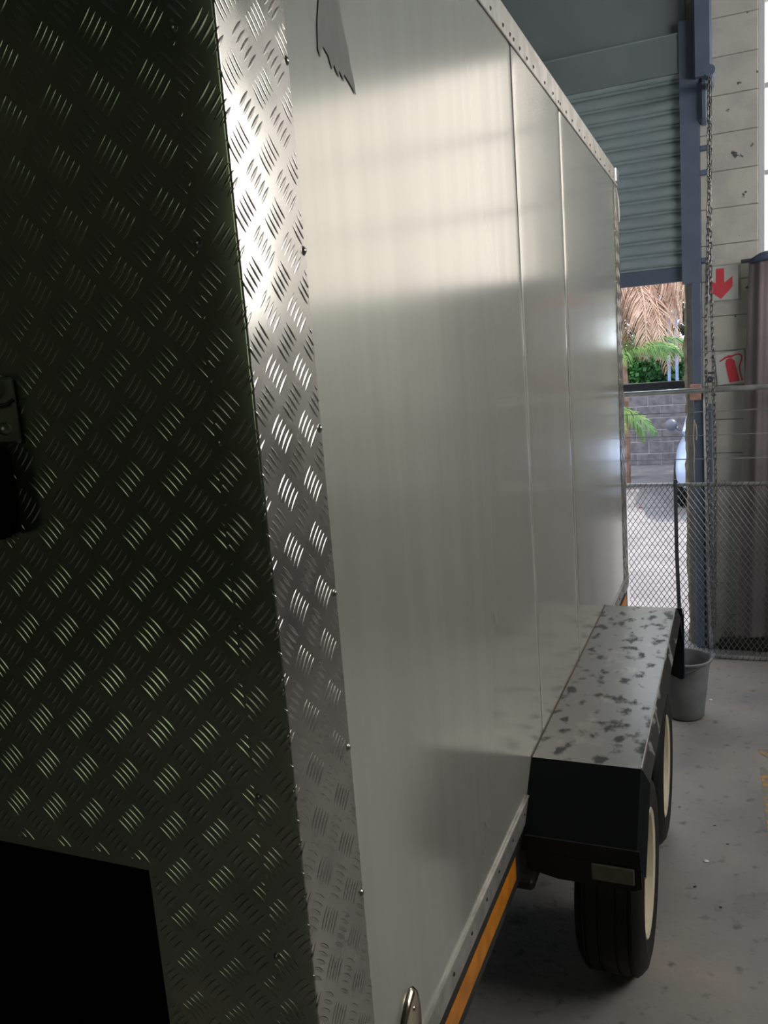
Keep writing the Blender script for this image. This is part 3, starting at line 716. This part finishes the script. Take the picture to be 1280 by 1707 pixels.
for i, (x, y) in enumerate(((.50, 2.90), (.47, 3.45), (.41, 3.0), (.52, 3.32))):
    scrap('dirt_crumb', x, y, .007, M['chassis'], ['dark dirt crumb on the floor right of the white scrap', 'dark dirt crumb on the floor left of the yellow streak', 'dark dirt crumb on the floor nearest the wheels', 'dark dirt crumb between white scrap and yellow streak'][i], 'litter', h=.004)

# ------------------------------------------------------------------ outdoors
b = MB(); b.box(-14, 14, YE + .25, 26, -.25, -.002); o = struct(b.build('yard_ground', M['asphalt']))
# block wall
BWY = 15.0
b = MB(); b.box(-4.2, 3.0, BWY + .012, BWY + .19, 0, 1.23)
bw = tag(b.build('yard_wall', M['cmortar']), 'low grey concrete block wall across the yard outside', 'wall')
for r in range(6):
    x = -4.2 - (.2 if r % 2 else 0)
    while x < 3.0:
        xa, xb = max(x, -4.2), min(x + .4, 3.0)
        if xb - xa > .05:
            g = MB(); d = random.uniform(-.008, .008); g.bbox(xa + .008, xb - .008, BWY + d, BWY + .1, r * .205 + .008, (r + 1) * .205 - .008, .006); g.build('concrete_block', M['cblock'], bw)
        x += .4
g = MB(); g.bbox(-4.25, 3.05, BWY - .02, BWY + .21, 1.235, 1.27, .006); g.build('wall_coping', M['cmortar'], bw)

# palm fronds
def frond_mesh(L, droop, leafl, nleaf, wid, seed, hang=0.6):
    rnd = random.Random(seed); g = MB(); N_ = 12; sp = []
    for i in range(N_ + 1):
        t = i / N_; a = droop * t
        sp.append(Vector((0, 0, 0)) if i == 0 else sp[-1] + Vector((math.cos(a - .4), 0, -math.sin(a - .4))) * L / N_)
    g.tube(sp, [.014 * (1 - .8 * i / N_) + .002 for i in range(N_ + 1)], 4)
    for i in range(nleaf):
        t = .12 + .88 * i / nleaf; k = min(int(t * N_), N_ - 1); p = sp[k].lerp(sp[k + 1], t * N_ - k); d = (sp[k + 1] - sp[k]).normalized()
        for s in (1, -1):
            l = leafl * (math.sin(PI * min(1, .12 + .88 * t)) ** .6 + .15) * rnd.uniform(.8, 1.1)
            o = (d * .75 + Vector((0, s, 0)) * .75 + Vector((0, 0, -hang * rnd.uniform(.3, 1.2)))).normalized()
            m1 = p + o * l * .5 + Vector((0, 0, .02)); e = p + (o + Vector((0, 0, -.35))).normalized() * l
            w = d * wid
            nrm = Vector((0, 0, wid * .5))
            g.add([p - w * .4, p + w * .4, m1 + w, m1 - w, e, m1 + nrm], [(0, 1, 5), (1, 2, 5), (0, 5, 3), (5, 2, 4), (3, 5, 4)])
    return g
pal = thing('palm_tree', (-1.35, 13.6, 0), 'palm with pinkish trunk and hanging dead brown fronds above green ones', 'palm')
g = MB(); zz = 0; pr = []
while zz < 3.3: pr += [(.17, zz), (.20, zz + .05), (.165, zz + .055)]; zz += .11
g.lathe(pr, 'z', (-1.18, 13.6, 0), 18); g.build('trunk', M['trunk'], pal)
cr_ = Vector((-1.12, 13.5, 3.45))
rnd = random.Random(3)
for i in range(34):   # dead skirt
    a = -PI / 2 + rnd.uniform(-1.5, 1.5); L = rnd.uniform(1.2, 2.0)
    o = frond_mesh(L, rnd.uniform(1.5, 2.1), .40, 34, .017, i, .9).build('dead_frond', M['dead'], None, fix=False)
    o['label'] = 'dry brown hanging frond'
    o.rotation_euler = (rnd.uniform(-.2, .2), rnd.uniform(.15, .6), a); o.parent = pal; o.location = cr_ - pal.location + Vector((rnd.uniform(-.2, .48), rnd.uniform(-.4, .3), rnd.uniform(-.4, .2)))
for i in range(16):
    a = 2 * PI * i / 16 + rnd.uniform(-.1, .1); L = rnd.uniform(2.2, 2.8)
    o = frond_mesh(L, rnd.uniform(1.2, 2.2), .55, 36, .014, 100 + i, .3).build('green_frond', M['green'], None, fix=False)
    o['label'] = 'green feathery frond'
    o.rotation_euler = (0, rnd.uniform(-.5, .1), a); o.parent = pal; o.location = cr_ - pal.location + Vector((0, 0, .15))
def small_palm(x, y, z, n, L, label, tilt, seed, azs=None):
    t = thing('young_palm', (x, y, 0), label, 'palm'); rn = random.Random(seed)
    g = MB(); g.tube([(x, y, 0), (x + .02, y, z * .5), (x, y, z)], [.05, .045, .04], 8); g.build('trunk', M['trunk'], t)
    for i in range(n):
        o = frond_mesh(L * rn.uniform(.8, 1.1), rn.uniform(.9, 1.7), L * .34, 26, .013, seed + i, .35).build('green_frond', M['green'], None, fix=False)
        az = azs[i] if azs else 2 * PI * i / n + rn.uniform(-.3, .3)
        o.rotation_euler = (0, tilt + rn.uniform(-.25, .25), az); o.parent = t; o.location = Vector((0, 0, z))
small_palm(-.90, 12.6, 1.85, 14, .95, 'young green palm growing in front of the block wall, taller one', -.5, 40)
small_palm(-1.15, 11.9, 1.25, 5, .85, 'low green palm spreading leaves before the grey block wall', .25, 70, [-.3, -.9, .4, -1.5, 2.6])
def shrub(name, c, R, n, ml, label, cat, seed, ls=.07, stem=True):
    t = thing(name, (c[0], c[1], 0), label, cat); rn = random.Random(seed); g = MB()
    for i in range(n):
        v = Vector((rn.gauss(0, 1), rn.gauss(0, 1), rn.gauss(0, 1))).normalized() * rn.uniform(.45, 1) ** .6
        p = Vector(c) + Vector((v.x * R[0], v.y * R[1], v.z * R[2])); s = ls * rn.uniform(.6, 1.3)
        if p.z < .05: continue
        u = Vector((rn.uniform(-1, 1), rn.uniform(-1, 1), rn.uniform(-1, .3))).normalized(); w = u.orthogonal().normalized() * .4
        g.add([p, p + (u * .5 + w) * s, p + u * s, p + (u * .5 - w) * s], [(0, 1, 2), (0, 2, 3)])
    g.build('foliage', ml, t, kind='stuff', fix=False)
    g = MB(); g.tube([(c[0], c[1], 0), (c[0] + .05, c[1], c[2])], [.06, .03], 8); g.build('stem', M['bark'], t)
shrub('leafy_shrub', (-.72, 15.9, 1.55), (.50, .4, .95), 4200, M['leaf'], 'bright green leafy shrub behind the block wall', 'shrub', 5, .10)
shrub('dark_tree', (-3.6, 18.0, 3.6), (1.9, 1.0, 2.9), 9000, M['dleaf'], 'dark dense tree far left behind the palm', 'tree', 6, .17)
shrub('dark_tree', (-.9, 20.6, 3.9), (1.9, .9, 2.3), 6500, M['dleaf'], 'thin tree beyond the poles with sky showing through', 'tree', 8, .14)
shrub('dark_tree', (3.0, 17.0, 4.9), (2.7, 1.3, 2.9), 15000, M['dleaf'], 'dark dense tree to the right beyond the yard wall', 'tree', 9, .19)
b = MB(); b.box(-6, 6, 24, 25, 0, 2.1); b2 = tag(b.build('far_building', M['brickfar']), 'dark brown wall of a low building beyond the yard', 'building')
b = MB()
for k in range(12): b.bbox(-5.8 + k, -5.2 + k, 23.95, 24.0, .9, 1.7, .01)
b.build('window_shutter', M['chassis'], b2)
for i, (x, ht) in enumerate(((-.465, 2.55), (-.338, 2.78))):
    g = MB(); g.bbox(x - .024, x + .024, 15.35, 15.40, 0, ht, .006)
    tag(g.build('gate_pole', M['pole']), ['pale blue upright pole outside, the shorter left one', 'pale blue upright pole outside, the taller right one'][i], 'pole')
scrap('flower_petal', -.55, 10.9, .03, M['pink'], 'pink fallen flower on the yard ground', 'flower', h=.02)

# car: seen end-on beyond the doorway
car = thing('parked_car', (.70, 12.3, 0), 'pale blue parked car outside, mostly hidden behind the door jamb', 'car')
def loft(stations, n=28, ex=3.2):
    g = MB(); vs = []
    for (y, hw, zl, zh) in stations:
        for k in range(n):
            a = 2 * PI * k / n; c_, s_ = math.cos(a), math.sin(a)
            vs.append((.70 + hw * math.copysign(abs(c_) ** (2 / ex), c_), y, (zl + zh) / 2 + (zh - zl) / 2 * math.copysign(abs(s_) ** (2 / ex), s_)))
    m_ = len(stations)
    g.add(vs, [(i * n + k, i * n + (k + 1) % n, (i + 1) * n + (k + 1) % n, (i + 1) * n + k) for i in range(m_ - 1) for k in range(n)] + [tuple(range(n))[::-1], tuple(range((m_ - 1) * n, m_ * n))])
    return g
loft([(10.35, .60, .32, .62), (10.42, .74, .24, .72), (10.62, .80, .20, .82), (11.1, .825, .19, .90), (11.6, .83, .19, .94), (13.4, .83, .19, .95), (13.9, .81, .22, .93), (14.1, .72, .30, .82)]).build('body', M['car'], car, smooth=60)
loft([(11.15, .70, .82, .90), (11.45, .70, .84, 1.12), (11.85, .66, .84, 1.36), (12.3, .64, .84, 1.42), (13.2, .63, .84, 1.40), (13.75, .62, .84, 1.14), (13.95, .60, .84, .92)], ex=4).build('cabin_glass', M['glass'], car, smooth=60)
loft([(11.95, .58, 1.36, 1.415), (12.2, .62, 1.37, 1.45), (13.1, .62, 1.36, 1.44), (13.4, .56, 1.34, 1.39)], ex=3).build('roof', M['car'], car, smooth=60)
for s in (-1, 1):
    g = MB(); g.tube([(.70 + s * .73, 11.3, .90), (.70 + s * .67, 11.65, 1.16), (.70 + s * .60, 12.0, 1.40)], .028, 8); g.build('windscreen_pillar', M['car'], car, smooth=60)
    g = MB(); g.tube([(.70 + s * .70, 12.6, .92), (.70 + s * .60, 12.6, 1.40)], .025, 8); g.build('door_pillar', M['car'], car)
    g = MB(); g.lathe([(.001, -.06), (.05, -.055), (.075, -.02), (.078, .03), (.06, .05), (.001, .052)], 'y', (.70 + s * .90, 11.55, .985), 20)
    mo = g.build('wing_mirror', M['plastic'], car, smooth=60)
    g = MB(); g.tube([(.70 + s * .78, 11.55, .91), (.70 + s * .86, 11.55, .96)], .02, 8); g.build('mirror_arm', M['plastic'], mo)
    for y in (11.05, 13.4):
        g = MB(); g.lathe([(.15, -.09), (.27, -.09), (.29, -.06), (.29, .06), (.27, .09), (.15, .09)], 'x', (.70 + s * .745, y, .289), 32); g.build('tyre', M['rubber'], car, smooth=40)
        g = MB(); g.lathe([(.17, s * .085), (.15, s * .03), (.03, s * .05), (.001, s * .05)], 'x', (.70 + s * .745, y, .289), 24); g.build('wheel_rim', M['rail'], car, smooth=40)
    g = MB(); g.bbox(.70 + s * .46, .70 + s * .66, 10.35, 10.47, .60, .66, .02); g.build('headlamp', M['sign'], car)
g = MB(); g.bbox(.42, .98, 10.34, 10.37, .40, .50, .01); g.build('grille', M['void'], car)
